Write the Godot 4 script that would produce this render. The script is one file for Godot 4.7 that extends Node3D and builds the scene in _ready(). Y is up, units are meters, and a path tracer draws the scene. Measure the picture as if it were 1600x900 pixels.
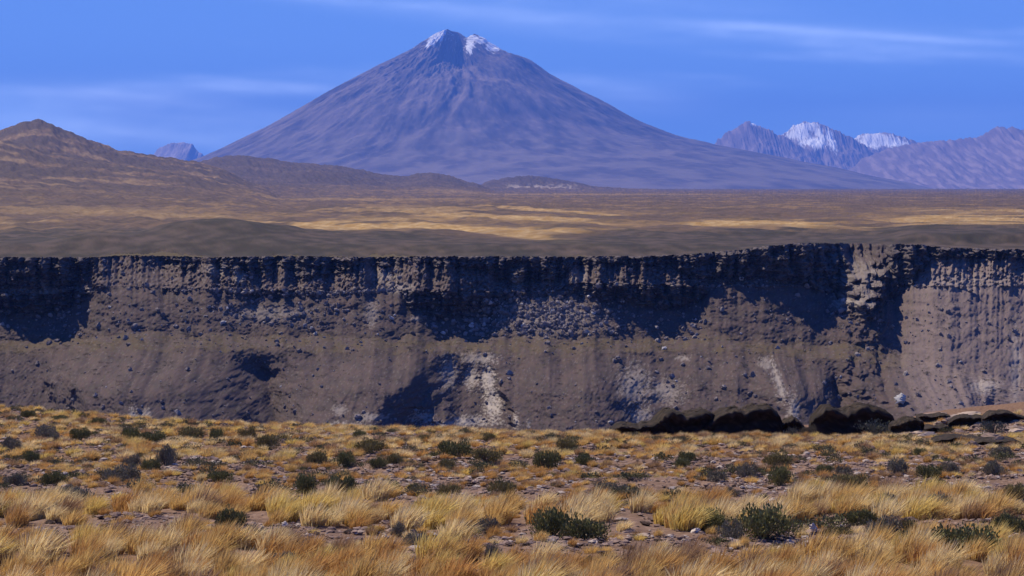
extends Node3D
# High desert: a bench of bunchgrass and low shrubs, a canyon with a basalt rim,
# a dry plain beyond it and a snow-dusted volcano 18 km away. Metres, y up, view along -z.

const F := 2986.0            # focal length in pixels of a 1600 px wide frame
const EYE := 2.75            # height of the eye above the foot of the slope
const PITCH := 0.05353       # the camera looks down by about 3 degrees

var rng := RandomNumberGenerator.new()
var n1 := FastNoiseLite.new()     # smooth fractal noise
var n2 := FastNoiseLite.new()     # ridged noise
var n3 := FastNoiseLite.new()     # single octave
var names := {}

func _ready() -> void:
	rng.seed = 7
	setup_noise()
	build_camera()
	build_light()
	build_ground()
	build_canyon_wall()
	build_plateau()
	build_volcano()
	build_far_mountains()
	build_canyon_scatter()
	build_outcrops()
	build_shrubs()
	build_stones()
	build_low_scrub()
	build_grass()

# ------------------------------------------------------------------ camera, sky, sun

func build_camera() -> void:
	var cam := Camera3D.new()
	cam.name = "camera"
	cam.position = Vector3(0, EYE, 0)
	cam.rotation.x = -PITCH
	cam.fov = rad_to_deg(2.0 * atan(450.0 / F))
	cam.near = 0.5
	cam.far = 90000.0
	add_child(cam)
	cam.current = true

func build_light() -> void:
	var we := WorldEnvironment.new()
	we.name = "environment"
	var e := Environment.new()
	var sky := Sky.new()
	var sm := ProceduralSkyMaterial.new()
	sm.sky_top_color = Color(0.010, 0.075, 0.44).linear_to_srgb()
	sm.sky_horizon_color = Color(0.22, 0.45, 0.98).linear_to_srgb()
	sm.sky_curve = 0.10
	sm.ground_bottom_color = Color(0.12, 0.09, 0.06).linear_to_srgb()
	sm.ground_horizon_color = Color(0.16, 0.14, 0.12).linear_to_srgb()
	sm.sky_cover = cirrus()
	sm.sky_cover_modulate = Color(1, 1, 1, 1)
	sky.sky_material = sm
	e.background_mode = Environment.BG_SKY
	e.sky = sky
	e.tonemap_mode = Environment.TONE_MAPPER_LINEAR
	e.tonemap_exposure = 1.45
	e.fog_enabled = true
	e.fog_density = 0.000045
	e.fog_light_color = Color(0.112, 0.285, 0.95).linear_to_srgb()
	e.sdfgi_enabled = true
	e.ssao_enabled = true
	e.ssil_enabled = true
	we.environment = e
	add_child(we)
	var sun := DirectionalLight3D.new()
	sun.name = "sun"
	sun.light_color = Color(1.0, 0.95, 0.86)
	sun.light_energy = 1.6
	sun.light_angular_distance = 0.5
	sun.shadow_enabled = true
	var az := deg_to_rad(47.0)     # to the left of the line of sight
	var el := deg_to_rad(52.0)
	var to_sun := Vector3(-sin(az) * cos(el), sin(el), -cos(az) * cos(el))
	add_child(sun)
	sun.look_at_from_position(Vector3.ZERO, -to_sun, Vector3.UP)

func cirrus() -> ImageTexture:
	# thin ice clouds over the whole sky, wispy and drawn out along the horizon
	var w := 4096
	var h := 2048
	var data := PackedByteArray()
	data.resize(w * h * 4)
	data.fill(0)
	var wisps := [  # azimuth, elevation, half length, half height (degrees), tilt, strength: the ones in view
		[10.2, 4.42, 3.4, 0.11, -0.085, 0.42], [7.6, 4.68, 3.0, 0.12, -0.06, 0.26], [11.5, 4.2, 4.0, 0.40, -0.05, 0.20],
		[-11.0, 2.6, 4.2, 0.40, 0.0, 0.45], [-8.5, 1.6, 6.0, 0.50, 0.02, 0.70], [-13.0, 2.1, 3.5, 0.7, 0.0, 0.45], [-7.0, 2.9, 4.0, 0.25, 0.01, 0.30], [3.4, 2.65, 2.0, 0.42, -0.07, 0.40],
		[-1.5, 5.2, 4.0, 0.30, -0.06, 0.32], [1.5, 4.7, 3.0, 0.35, -0.08, 0.22], [13.0, 1.9, 4.0, 0.5, 0.0, 0.18], [5.0, 5.3, 4.0, 0.5, -0.05, 0.16]]
	for y in range(0, h / 2):
		var el := 90.0 - (y + 0.5) / h * 180.0
		var step := 1 if el < 14.0 else 4
		if step == 4 and y % 4 != 0:
			continue
		for x in range(0, w, step):
			var az := wrapf((x + 0.5) / w * 360.0, -180.0, 180.0)       # 0 is along -z
			var a := az
			var here := 0.0
			var streak := 0.5 + 0.5 * n1.get_noise_2d(az * 0.07 + 40.0, el * 1.1 + az * 0.06)
			var fine := 0.5 + 0.5 * n1.get_noise_2d(az * 0.5 + 11.0, el * 3.4 + az * 0.2)
			var haze := 0.5 + 0.5 * n1.get_noise_2d(az * 0.05 + 7.0, el * 0.35)
			here = 0.14 * smoothstep(0.45, 0.9, streak) * (0.5 + fine) * smoothstep(0.35, 0.7, haze)
			if absf(a) < 22.0 and el < 8.0:
				for k in wisps:
					var dx: float = (a - k[0]) / k[2]
					var dy: float = (el - k[1] - k[4] * (a - k[0])) / k[3]
					var q := dx * dx + dy * dy
					if q < 6.0:
						here += float(k[5]) * exp(-q) * (0.35 + 0.75 * streak + 0.35 * fine) * 0.50
			var v := clampi(int(here * 255.0), 0, 255)
			if v == 0:
				continue
			for yy in step:
				for xx in step:
					var o := ((y + yy) * w + x + xx) * 4
					data[o] = 225
					data[o + 1] = 228
					data[o + 2] = 235
					data[o + 3] = v
	return ImageTexture.create_from_image(Image.create_from_data(w, h, false, Image.FORMAT_RGBA8, data))

# ------------------------------------------------------------------ helpers

func setup_noise() -> void:
	n1.seed = 3
	n1.noise_type = FastNoiseLite.TYPE_SIMPLEX
	n1.frequency = 1.0
	n1.fractal_type = FastNoiseLite.FRACTAL_FBM
	n1.fractal_octaves = 4
	n2.seed = 11
	n2.noise_type = FastNoiseLite.TYPE_SIMPLEX
	n2.frequency = 1.0
	n2.fractal_type = FastNoiseLite.FRACTAL_RIDGED
	n2.fractal_octaves = 4
	n3.seed = 23
	n3.noise_type = FastNoiseLite.TYPE_SIMPLEX
	n3.frequency = 1.0
	n3.fractal_type = FastNoiseLite.FRACTAL_NONE

func drop_at(py: float) -> float:      # metres below the eye per metre of distance
	return tan(PITCH + atan((py - 450.0) / F))

func side_at(px: float) -> float:      # metres to the right per metre of distance
	return (px - 800.0) / F

func py_of(tan_drop: float) -> float:
	return 450.0 + F * tan(atan(tan_drop) - PITCH)

func curve(t: Array, x: float) -> float:      # smooth curve through pairs x, value
	var n := t.size()
	if x <= t[0]:
		return t[1]
	for i in range(2, n, 2):
		if x <= t[i]:
			var u: float = (x - t[i - 2]) / (t[i] - t[i - 2])
			u = lerpf(u, u * u * (3.0 - 2.0 * u), 0.5)
			return lerpf(t[i - 1], t[i + 1], u)
	return t[n - 1]

func grid(nu: int, nv: int, pos: PackedVector3Array, col: PackedColorArray, closed := false) -> ArrayMesh:
	# rows run along u; normals from neighbours
	var nor := PackedVector3Array()
	nor.resize(nu * nv)
	for j in nv:
		var j0 := maxi(j - 1, 0)
		var j1 := mini(j + 1, nv - 1)
		for i in nu:
			var i0 := i - 1
			var i1 := i + 1
			if closed:
				i0 = (i0 + nu) % nu
				i1 = i1 % nu
			else:
				i0 = maxi(i0, 0)
				i1 = mini(i1, nu - 1)
			var n := (pos[j * nu + i1] - pos[j * nu + i0]).cross(pos[j1 * nu + i] - pos[j0 * nu + i])
			n = n.normalized()
			if n == Vector3.ZERO:
				n = Vector3.UP
			nor[j * nu + i] = n
	var idx := PackedInt32Array()
	var cu := nu if closed else nu - 1
	idx.resize(cu * (nv - 1) * 6)
	var o := 0
	for j in nv - 1:
		for i in cu:
			var ii := (i + 1) % nu
			var a := j * nu + i
			var b := j * nu + ii
			var c := a + nu
			var d := b + nu
			idx[o] = a; idx[o + 1] = c; idx[o + 2] = b
			idx[o + 3] = b; idx[o + 4] = c; idx[o + 5] = d
			o += 6
	var arr := []
	arr.resize(Mesh.ARRAY_MAX)
	arr[Mesh.ARRAY_VERTEX] = pos
	arr[Mesh.ARRAY_NORMAL] = nor
	if col.size():
		arr[Mesh.ARRAY_COLOR] = col
	arr[Mesh.ARRAY_INDEX] = idx
	var m := ArrayMesh.new()
	m.add_surface_from_arrays(Mesh.PRIMITIVE_TRIANGLES, arr)
	return m

func painted(rough := 0.95, tint := Color.WHITE) -> StandardMaterial3D:
	var m := StandardMaterial3D.new()
	m.vertex_color_use_as_albedo = true
	m.albedo_color = tint.linear_to_srgb()
	m.roughness = rough
	m.metallic_specular = 0.2
	return m

func numbered(called: String) -> String:
	var k: int = names.get(called, 0)
	names[called] = k + 1
	return called if k == 0 else "%s_%03d" % [called, k]

func put(called: String, mesh: Mesh, m: Material, parent: Node = null) -> MeshInstance3D:
	var o := MeshInstance3D.new()
	o.name = numbered(called) if parent == null else called
	o.mesh = mesh
	o.material_override = m
	if parent:
		parent.add_child(o, true)
	else:
		add_child(o, true)
	return o

func tag(o: Node, label: String, category: String, group := "", kind := "") -> void:
	o.set_meta("label", label)
	o.set_meta("category", category)
	if group:
		o.set_meta("group", group)
	o.set_meta("kind", kind if kind else "thing")

func nth(k: int) -> String:
	var w := ["leftmost", "second from the left", "third from the left", "fourth from the left", "fifth from the left", "sixth from the left", "seventh from the left", "eighth from the left",
		"ninth from the left", "tenth from the left", "eleventh from the left", "twelfth from the left"]
	return w[k] if k < w.size() else "%dth from the left" % (k + 1)

func blend(a: Color, b: Color, t: float) -> Color:
	return a.lerp(b, clampf(t, 0.0, 1.0))

# ------------------------------------------------------------------ the near bench

const CREST := [-400.0, 640.0, 0.0, 641.0, 100.0, 648.0, 250.0, 659.0, 400.0, 664.0, 550.0, 671.0, 700.0, 676.0, 900.0, 682.0, 960.0, 684.0, 1800.0, 688.0]
const BANK := [-400.0, 700.0, 940.0, 700.0, 975.0, 677.0, 1020.0, 672.0, 1110.0, 668.0, 1215.0, 668.0, 1300.0, 665.0, 1400.0, 660.0, 1450.0, 643.0, 1600.0, 622.0, 2000.0, 612.0]

func ground_y(x: float, d: float) -> float:
	var s := x / maxf(d, 12.0)
	var px := 800.0 + s * F
	var base := -(2.725 + 0.0923 * maxf(d, 0.0))
	var crest := -drop_at(curve(CREST, px)) * 88.0
	var dd := clampf((d - 52.0) / 36.0, 0.0, 1.0)
	base += (crest + 2.725 + 0.0923 * 88.0) * dd * dd
	# on the right a low rock step carries a higher shelf behind it
	var right := smoothstep(930.0, 1010.0, px)
	if right > 0.0:
		var shelf := -drop_at(curve(BANK, px) + 7.0) * 99.0
		var slope := smoothstep(1400.0, 1500.0, px)
		var t := smoothstep(lerpf(87.0, 66.0, slope), lerpf(89.0, 93.0, slope), d)
		base = lerpf(base, maxf(base, shelf), t * right)
	var edge := lerpf(90.0, 99.0, right) + 2.0 * n3.get_noise_2d(x * 0.05, 4.0)
	if d > edge:
		base -= (d - edge) * 0.5 * clampf((d - edge) / 12.0, 0.0, 1.0) + maxf(0.0, minf(d, 190.0) - 110.0) * 0.12
	base += 0.16 * n1.get_noise_2d(x * 0.16, d * 0.16) + 0.05 * n1.get_noise_2d(x * 0.8 + 30.0, d * 0.8)
	return EYE + maxf(base, -96.0)

func band(x: float, d: float) -> int:
	# 0 tall grass in front, 1 stony strip, 2 tall golden belt, 3 stony flat, 4 tufted far part
	var w := d + 2.2 * n3.get_noise_2d(x * 0.09, 1.0) + 1.2 * n3.get_noise_2d(x * 0.5, d * 0.5)
	if w < 27.0: return 0
	if w < 32.0: return 1
	if w < 36.2: return 2
	if w < 54.0 + 4.0 * n3.get_noise_2d(x * 0.05, 17.0): return 3
	return 4

func hit(px: float, py: float) -> Vector3:
	var s := side_at(px)
	var t := drop_at(py)
	var d := 12.0
	while d < 105.0:
		if EYE - t * d <= ground_y(s * d, d):
			break
		d += 0.1
	return Vector3(s * d, ground_y(s * d, d), -d)

func soil_texture() -> Array:
	var size := 512
	var img := Image.create(size, size, false, Image.FORMAT_RGB8)
	var bump := Image.create(size, size, false, Image.FORMAT_L8)
	var cell := FastNoiseLite.new()
	cell.seed = 5
	cell.noise_type = FastNoiseLite.TYPE_CELLULAR
	cell.cellular_return_type = FastNoiseLite.RETURN_CELL_VALUE
	cell.frequency = 0.05
	var edge := FastNoiseLite.new()
	edge.seed = 5
	edge.noise_type = FastNoiseLite.TYPE_CELLULAR
	edge.cellular_return_type = FastNoiseLite.RETURN_DISTANCE2_SUB
	edge.frequency = 0.05
	for y in size:
		for x in size:
			var u := float(x) / size
			# blend two shifted lookups so that the tile wraps along x and y
			var v := cell.get_noise_2d(x, y)
			var g := 0.5 + 0.5 * n1.get_noise_2d(u * 14.0, float(y) / size * 14.0)
			var c := Color(0.165, 0.11, 0.08).lerp(Color(0.25, 0.178, 0.138), clampf(v * 0.7 + 0.35, 0, 1))
			c = c.lerp(Color(0.115, 0.072, 0.05), smoothstep(0.3, 0.8, g) * 0.8)
			img.set_pixel(x, y, c.linear_to_srgb())
			bump.set_pixel(x, y, Color.from_hsv(0, 0, clampf(0.5 + 0.5 * edge.get_noise_2d(x, y) + 0.25 * v, 0, 1)))
	return [ImageTexture.create_from_image(img), ImageTexture.create_from_image(bump)]

func build_ground() -> void:
	var nu := 520
	var nv := 430
	var pos := PackedVector3Array()
	var col := PackedColorArray()
	pos.resize(nu * nv)
	col.resize(nu * nv)
	for j in nv:
		var d: float
		if j < 12:
			d = -30.0 + j * 2.5
		else:
			d = 2.0 * pow(200.0, (j - 12) / float(nv - 13))
		for i in nu:
			var u := (i / float(nu - 1)) * 2.0 - 1.0
			var s := 0.38 * u + 0.9 * u * u * u * u * u
			var x := s * maxf(d, 14.0)
			pos[j * nu + i] = Vector3(x, ground_y(x, d), -d)
			var v := 0.5 + 0.5 * n1.get_noise_2d(x * 0.35 + 90.0, d * 0.35)
			var c := blend(Color(0.82, 0.78, 0.74), Color(1.15, 1.08, 1.0), v)
			if band(x, d) == 4 or band(x, d) == 0:
				c = blend(c, Color(0.95, 0.78, 0.55), 0.5)
			col[j * nu + i] = c * Color(0.86, 0.86, 0.86)
	var m := painted()
	var tex := soil_texture()
	m.albedo_texture = tex[0]
	m.heightmap_enabled = true
	m.heightmap_texture = tex[1]
	m.heightmap_scale = 3.0
	m.uv1_triplanar = true
	m.uv1_world_triplanar = true
	m.uv1_scale = Vector3(0.31, 0.31, 0.31)
	var o := put("ground", grid(nu, nv, pos, col), m)
	tag(o, "stony brown soil of the grassy bench in front of the canyon", "ground", "", "structure")

# ------------------------------------------------------------------ the canyon's far side

const NC := 1160
const RIM := [-600.0, 402.0, 150.0, 402.0, 190.0, 399.0, 250.0, 399.5, 330.0, 402.0, 450.0, 400.0, 560.0, 402.0, 700.0, 400.0, 890.0, 401.0, 1000.0, 400.0, 1080.0, 397.0, 1150.0, 391.0, 1200.0, 384.0, 1250.0, 380.0, 1320.0, 380.0, 1430.0, 382.0, 1480.0, 387.0, 1600.0, 390.0, 2200.0, 392.0]
const CLIFF1 := [-600.0, 440.0, -60.0, 444.0, 0.0, 446.0, 60.0, 450.0, 110.0, 446.0, 135.0, 430.0, 155.0, 406.0, 190.0, 402.0, 230.0, 405.0, 265.0, 412.0, 300.0, 418.0, 320.0, 409.0, 345.0, 420.0, 400.0, 428.0, 440.0, 416.0, 470.0, 430.0, 545.0, 428.0, 575.0, 410.0, 600.0, 416.0, 645.0, 412.0, 700.0, 417.0, 760.0, 424.0, 790.0, 440.0, 850.0, 440.0, 880.0, 434.0, 895.0, 412.0, 940.0, 413.0, 1000.0, 415.0, 1050.0, 420.0, 1095.0, 434.0, 1150.0, 434.0, 1200.0, 432.0, 1260.0, 445.0, 1300.0, 460.0, 1330.0, 478.0, 1360.0, 480.0, 1395.0, 470.0, 1420.0, 450.0, 1440.0, 424.0, 1455.0, 405.0, 1500.0, 401.0, 1600.0, 405.0, 2200.0, 407.0]
const CLIFF2_TOP := [-600.0, 456.0, 60.0, 460.0, 135.0, 452.0, 155.0, 446.0, 300.0, 450.0, 540.0, 456.0, 640.0, 453.0, 760.0, 454.0, 790.0, 458.0, 860.0, 456.0, 900.0, 442.0, 1000.0, 443.0, 1095.0, 446.0, 1105.0, 447.0]
const CLIFF2 := [-600.0, 500.0, 0.0, 490.0, 90.0, 486.0, 120.0, 474.0, 150.0, 455.0, 170.0, 447.0, 230.0, 446.0, 260.0, 458.0, 300.0, 455.0, 400.0, 462.0, 470.0, 464.0, 540.0, 459.0, 620.0, 456.0, 636.0, 476.0, 650.0, 486.0, 700.0, 495.0, 765.0, 492.0, 785.0, 470.0, 850.0, 462.0, 900.0, 458.0, 960.0, 470.0, 1000.0, 474.0, 1040.0, 483.0, 1075.0, 478.0, 1098.0, 466.0, 1110.0, 449.0]
const TALUS := [-600.0, 530.0, 0.0, 533.0, 155.0, 524.0, 300.0, 520.0, 450.0, 526.0, 640.0, 526.0, 760.0, 527.0, 950.0, 530.0, 1100.0, 524.0, 1200.0, 536.0, 1350.0, 540.0, 1450.0, 562.0, 1600.0, 600.0, 2200.0, 610.0]
const BENCH := [-600.0, 548.0, 200.0, 546.0, 400.0, 547.0, 600.0, 548.0, 700.0, 552.0, 900.0, 554.0, 1100.0, 548.0, 1200.0, 552.0, 1300.0, 562.0, 1450.0, 582.0, 1600.0, 618.0, 2200.0, 626.0]
const SPUR := [-600.0, 6.0, 0.0, 2.0, 60.0, 0.0, 95.0, 6.0, 150.0, 15.0, 230.0, 19.0, 300.0, 17.0, 340.0, 9.0, 375.0, -4.0, 405.0, -8.0, 440.0, -2.0, 500.0, 6.0, 560.0, 13.0, 620.0, 16.0, 640.0, 13.0, 695.0, -3.0, 725.0, -5.0, 770.0, -1.0, 785.0, 5.0, 830.0, 7.0, 900.0, 13.0, 935.0, 12.0, 985.0, 3.0, 1030.0, 1.0, 1090.0, 4.0, 1150.0, 7.0, 1200.0, 17.0, 1225.0, 16.0, 1275.0, 6.0, 1310.0, -5.0, 1335.0, 2.0, 1400.0, 13.0, 1480.0, 15.0, 1530.0, 6.0, 1560.0, -2.0, 1600.0, 6.0, 1660.0, 10.0, 2200.0, 6.0]
const SCARS := [  # px, py, rx, ry, strength of pale ash and tuff showing through
	[700.0, 585.0, 14.0, 26.0, 0.5], [735.0, 592.0, 12.0, 20.0, 0.75], [762.0, 595.0, 12.0, 26.0, 0.9], [770.0, 635.0, 14.0, 26.0, 1.0], [748.0, 560.0, 30.0, 9.0, 0.45], [806.0, 655.0, 4.0, 14.0, 0.9], [826.0, 658.0, 3.0, 9.0, 0.6],
	[555.0, 652.0, 34.0, 7.0, 0.8], [590.0, 636.0, 26.0, 6.0, 0.5], [660.0, 650.0, 20.0, 10.0, 0.6], [725.0, 662.0, 55.0, 9.0, 0.75], [540.0, 628.0, 12.0, 8.0, 0.4], [236.0, 630.0, 7.0, 13.0, 0.75], [250.0, 643.0, 3.0, 16.0, 0.9], [258.0, 626.0, 6.0, 6.0, 0.6],
	[990.0, 600.0, 26.0, 30.0, 0.45], [1000.0, 650.0, 20.0, 16.0, 0.55], [1040.0, 610.0, 28.0, 20.0, 0.42], [1068.0, 560.0, 12.0, 4.0, 0.5], [1205.0, 590.0, 7.0, 26.0, 0.55], [1222.0, 625.0, 9.0, 24.0, 0.55], [1195.0, 565.0, 12.0, 8.0, 0.4],
	[1540.0, 604.0, 24.0, 12.0, 0.6], [1318.0, 472.0, 16.0, 14.0, 0.5], [1335.0, 430.0, 26.0, 26.0, 0.28], [1362.0, 430.0, 22.0, 18.0, 0.25], [1345.0, 470.0, 14.0, 22.0, 0.3], [1206.0, 404.0, 6.0, 3.0, 0.8],
	[75.0, 456.0, 26.0, 5.0, 0.45], [68.0, 445.0, 8.0, 12.0, 0.4], [135.0, 454.0, 8.0, 5.0, 0.5], [30.0, 452.0, 20.0, 3.0, 0.4], [808.0, 440.0, 8.0, 12.0, 0.6], [852.0, 435.0, 6.0, 10.0, 0.6], [1052.0, 448.0, 4.0, 10.0, 0.6], [905.0, 430.0, 14.0, 12.0, 0.45],
	[340.0, 422.0, 16.0, 10.0, 0.5], [375.0, 432.0, 10.0, 14.0, 0.4], [600.0, 430.0, 26.0, 10.0, 0.45], [622.0, 450.0, 24.0, 8.0, 0.45], [580.0, 490.0, 12.0, 20.0, 0.35], [650.0, 498.0, 10.0, 5.0, 0.5], [420.0, 490.0, 60.0, 14.0, 0.3], [860.0, 495.0, 80.0, 26.0, 0.32],
	[1590.0, 570.0, 10.0, 60.0, 0.4], [1500.0, 440.0, 90.0, 16.0, 0.22]]

var wall_pos := PackedVector3Array()
var wall_rows := 0

func rim_back(px: float) -> float:      # metres by which the cliff's edge stands back here
	var d := 32.0 * exp(-pow((px - 1342.0) / 40.0, 2.0))
	d += 12.0 * exp(-pow((px - 240.0) / 60.0, 2.0)) + 9.0 * exp(-pow((px - 600.0) / 30.0, 2.0)) + 8.0 * exp(-pow((px - 1120.0) / 14.0, 2.0))
	d -= 7.0 * exp(-pow((px - 60.0) / 70.0, 2.0)) + 7.0 * exp(-pow((px - 1180.0) / 60.0, 2.0)) + 6.0 * exp(-pow((px - 710.0) / 60.0, 2.0)) + 6.0 * exp(-pow((px - 1010.0) / 70.0, 2.0))
	return d + 7.0 * n1.get_noise_2d(px * 0.014, 2.5) + 3.0 * n2.get_noise_2d(px * 0.03, 7.5)

func rim_depth(px: float) -> float:
	return 600.0 + rim_back(px)

func rim_py(px: float) -> float:
	return curve(RIM, px) + 1.1 * n1.get_noise_2d(px * 0.06, 33.0) + 0.7 * n3.get_noise_2d(px * 0.25, 3.0)

func wall_px(i: int) -> float:
	var u := i / float(NC - 1)
	if u < 0.05: return lerpf(-620.0, -60.0, u / 0.05)
	if u > 0.95: return lerpf(1660.0, 2220.0, (u - 0.95) / 0.05)
	return lerpf(-60.0, 1660.0, (u - 0.05) / 0.9)

func build_canyon_wall() -> void:
	var rows := [54, 22, 44, 50, 18, 96, 14]
	var total := 1
	for r in rows:
		total += r
	wall_rows = total
	var pos := PackedVector3Array()
	var col := PackedColorArray()
	pos.resize(NC * total)
	col.resize(NC * total)
	var rock := Color(0.085, 0.07, 0.066)
	var block := Color(0.20, 0.17, 0.155)
	var scree := Color(0.080, 0.057, 0.050)
	var earth := Color(0.082, 0.058, 0.036)
	var ash := Color(0.34, 0.295, 0.25)
	var brush := Color(0.055, 0.052, 0.034)
	# first the breaks of slope of every column: heights ragged, depths smoothed from column to column
	var brk := []
	var dep := []
	for i in NC:
		var px := wall_px(i)
		var top := rim_py(px)
		var jag := 3.0 * n1.get_noise_2d(px * 0.045, 60.0) + 1.5 * n3.get_noise_2d(px * 0.2, 62.0)
		var c1 := maxf(curve(CLIFF1, px) + jag, top + 3.0)
		var l1 := maxf(curve(CLIFF2_TOP, px) + 2.0 * n1.get_noise_2d(px * 0.05, 71.0), c1 + 1.0)
		var c2 := maxf(curve(CLIFF2, px) + 4.0 * n1.get_noise_2d(px * 0.05, 83.0), l1 + 1.0)
		var tl := maxf(curve(TALUS, px) + 9.0 * n1.get_noise_2d(px * 0.012, 93.0), c2 + 5.0)
		var be := maxf(curve(BENCH, px) + 9.0 * n1.get_noise_2d(px * 0.011, 97.0), tl + 7.0)
		var pys := [top, c1, l1, c2, tl, be, 700.0, 850.0]
		var slopes := [lerpf(45.0, curve([-600.0, 80.0, 140.0, 80.0, 170.0, 54.0, 640.0, 54.0, 670.0, 80.0, 1305.0, 80.0, 1325.0, 48.0, 1372.0, 48.0, 1392.0, 80.0], px), smoothstep(4.0, 14.0, c1 - top)), 30.0, lerpf(34.0, 83.0, smoothstep(2.0, 14.0, c2 - l1)), 31.0, 12.0, 27.0, 26.0]
		var d := 600.0
		var h := -drop_at(top) * 600.0
		var ds := PackedFloat32Array([d])
		for k in 7:
			var ts := tan(deg_to_rad(slopes[k]))
			var t1 := drop_at(pys[k + 1])
			d = minf(d, (d * ts - h) / (ts + t1))
			h = -d * t1
			ds.append(d)
		brk.append(pys)
		dep.append(ds)
	var reach := [0, 5, 10, 16, 34, 44, 60, 60]
	var smooth_dep := []
	for k in 8:
		var w: int = reach[k]
		var line := PackedFloat32Array()
		line.resize(NC)
		for i in NC:
			var sum := 0.0
			var n := 0.0
			for e in range(-w, w + 1):
				var wt := 1.0 + w - absf(e)
				sum += dep[clampi(i + e, 0, NC - 1)][k] * wt
				n += wt
			line[i] = sum / n
		smooth_dep.append(line)
	for i in NC:
		var px := wall_px(i)
		var s := side_at(px)
		var back := rim_back(px)
		var pys: Array = brk[i]
		var top: float = pys[0]
		var c2: float = pys[3]
		var tl: float = pys[4]
		var be: float = pys[5]
		var hollow := smoothstep(1312.0, 1325.0, px) * (1.0 - smoothstep(1375.0, 1395.0, px))
		var steep2 := smoothstep(2.0, 14.0, c2 - float(pys[2]))
		var steep1 := smoothstep(4.0, 14.0, float(pys[1]) - top)
		var row := 0
		var lean := curve([-600.0, 0.3, 0.0, 0.3, 300.0, 0.45, 400.0, 0.35, 500.0, -0.7, 640.0, -0.5, 700.0, 0.35, 780.0, 0.35, 960.0, 0.3, 1200.0, 0.45, 1310.0, 0.3, 1500.0, 0.0], px)
		for k in 7:
			var cliff := 0.0
			if k == 0: cliff = steep1 * (1.0 - 0.6 * hollow)
			if k == 2: cliff = steep2
			var d0: float = smooth_dep[k][i]
			var d1: float = smooth_dep[k + 1][i]
			for r in range(0 if k == 0 else 1, rows[k] + 1):
				var v := r / float(rows[k])
				var py := lerpf(pys[k], pys[k + 1], v)
				var dd := lerpf(d0, d1, v)
				var sink := back * (1.0 - smoothstep(top, minf(lerpf(c2, tl, 0.6), c2 + 45.0), py))
				dd += sink
				var hh := -drop_at(py) * dd
				var wx := s * dd
				# relief, metres towards the viewer
				var out := 0.0
				var hide := 1.0 - exp(-row * 0.35)
				if cliff > 0.0:
					var col_n := n1.get_noise_2d(wx * 0.45, hh * 0.10 + 5.0)
					var ledges := n3.get_noise_2d(wx * 0.07, hh * 0.45)
					out += cliff * (3.2 * n2.get_noise_2d(wx * 0.13, hh * 0.06) + 2.3 * col_n + 0.9 * ledges + 0.8 * n1.get_noise_2d(wx * 1.4, hh * 0.9))
				out += 2.6 * hollow * n1.get_noise_2d(wx * 0.22, hh * 0.22 + 9.0)
				var loose := 1.0 - cliff
				out += loose * ((1.1 - 0.5 * smoothstep(540.0, 570.0, py)) * n1.get_noise_2d(wx * 0.09, hh * 0.2 + 40.0) + 0.42 * n1.get_noise_2d(wx * 0.6, hh * 0.9 + 11.0))
				if k == 1:
					out += 1.4 * n2.get_noise_2d(wx * 0.4, hh * 0.4)
				var low := smoothstep(be - 4.0, be + 55.0, py)
				if k >= 3:
					var rill := n2.get_noise_2d(wx * 0.06 + 0.25 * n3.get_noise_2d(wx * 0.03, hh * 0.05), hh * 0.02 + 3.0)
					out += (0.25 + 1.0 * low) * rill
				out += curve(SPUR, px - lean * (py - 590.0) + 5.0 * n1.get_noise_2d(px * 0.02, py * 0.03)) * 1.5 * low + 13.0 * exp(-pow((px - 1344.0 + 16.0 * n1.get_noise_2d(px * 0.03, py * 0.05)) / (36.0 - 0.16 * (py - 400.0)), 2.0)) * smoothstep(386.0, 425.0, py) * (1.0 - smoothstep(470.0, 505.0, py))
				var near_d := dd - out * hide
				var x := wx + 1.0 * cliff * n1.get_noise_2d(wx * 0.9 + 70.0, hh * 0.7) * hide
				pos[row * NC + i] = Vector3(x, EYE + hh, -near_d)
				# what the slope is made of
				var g1 := 0.5 + 0.5 * n1.get_noise_2d(px * 0.13, py * 0.2)
				var g2 := 0.5 + 0.5 * n1.get_noise_2d(px * 0.025 + 50.0, py * 0.05)
				var g3 := 0.5 + 0.5 * n1.get_noise_2d(px * 0.45 + 9.0, py * 0.5)
				var c: Color
				if k == 0 or k == 2:
					c = blend(scree, rock, cliff * 1.2)
					c = blend(c, block, cliff * smoothstep(0.60, 0.85, g1) * 0.35)
				elif k == 1:
					c = blend(scree, block, smoothstep(0.45, 0.8, g1) * 0.45)
				elif k == 4:
					c = blend(scree, earth, smoothstep(0.25, 0.7, g2) + 0.5 * (g1 - 0.5))
					c = blend(c, brush, smoothstep(0.5, 0.75, g1) * 0.5)
				else:
					c = blend(scree, Color(0.055, 0.043, 0.040), smoothstep(0.35, 0.75, g2) * 0.7)
					c = blend(c, earth, 0.6 * exp(-pow((py - (tl + be) * 0.5) / 16.0, 2.0)))
				c = blend(c, Color(0.165, 0.125, 0.112), 0.8 * smoothstep(1370.0, 1450.0, px) * (1.0 - cliff))
				c = blend(c, brush, smoothstep(0.64, 0.78, g3) * 0.55 * (1.0 - cliff))
				c = blend(c, block, smoothstep(0.70, 0.85, 1.0 - g3) * 0.5)
				for q in SCARS:
					var ux: float = (px - q[0]) / q[2]
					if absf(ux) < 1.9:
						var uy: float = (py - q[1]) / q[3]
						if absf(uy) < 1.9:
							var e := sqrt(ux * ux + uy * uy) + 1.5 * (g1 - 0.5) + 1.4 * (g3 - 0.5)
							c = blend(c, ash, q[4] * (1.0 - smoothstep(0.45, 1.15, e)))
				c = c * (0.70 + 0.40 * g3 + 0.2 * g1)
				col[row * NC + i] = c
				row += 1
	wall_pos = pos
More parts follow.
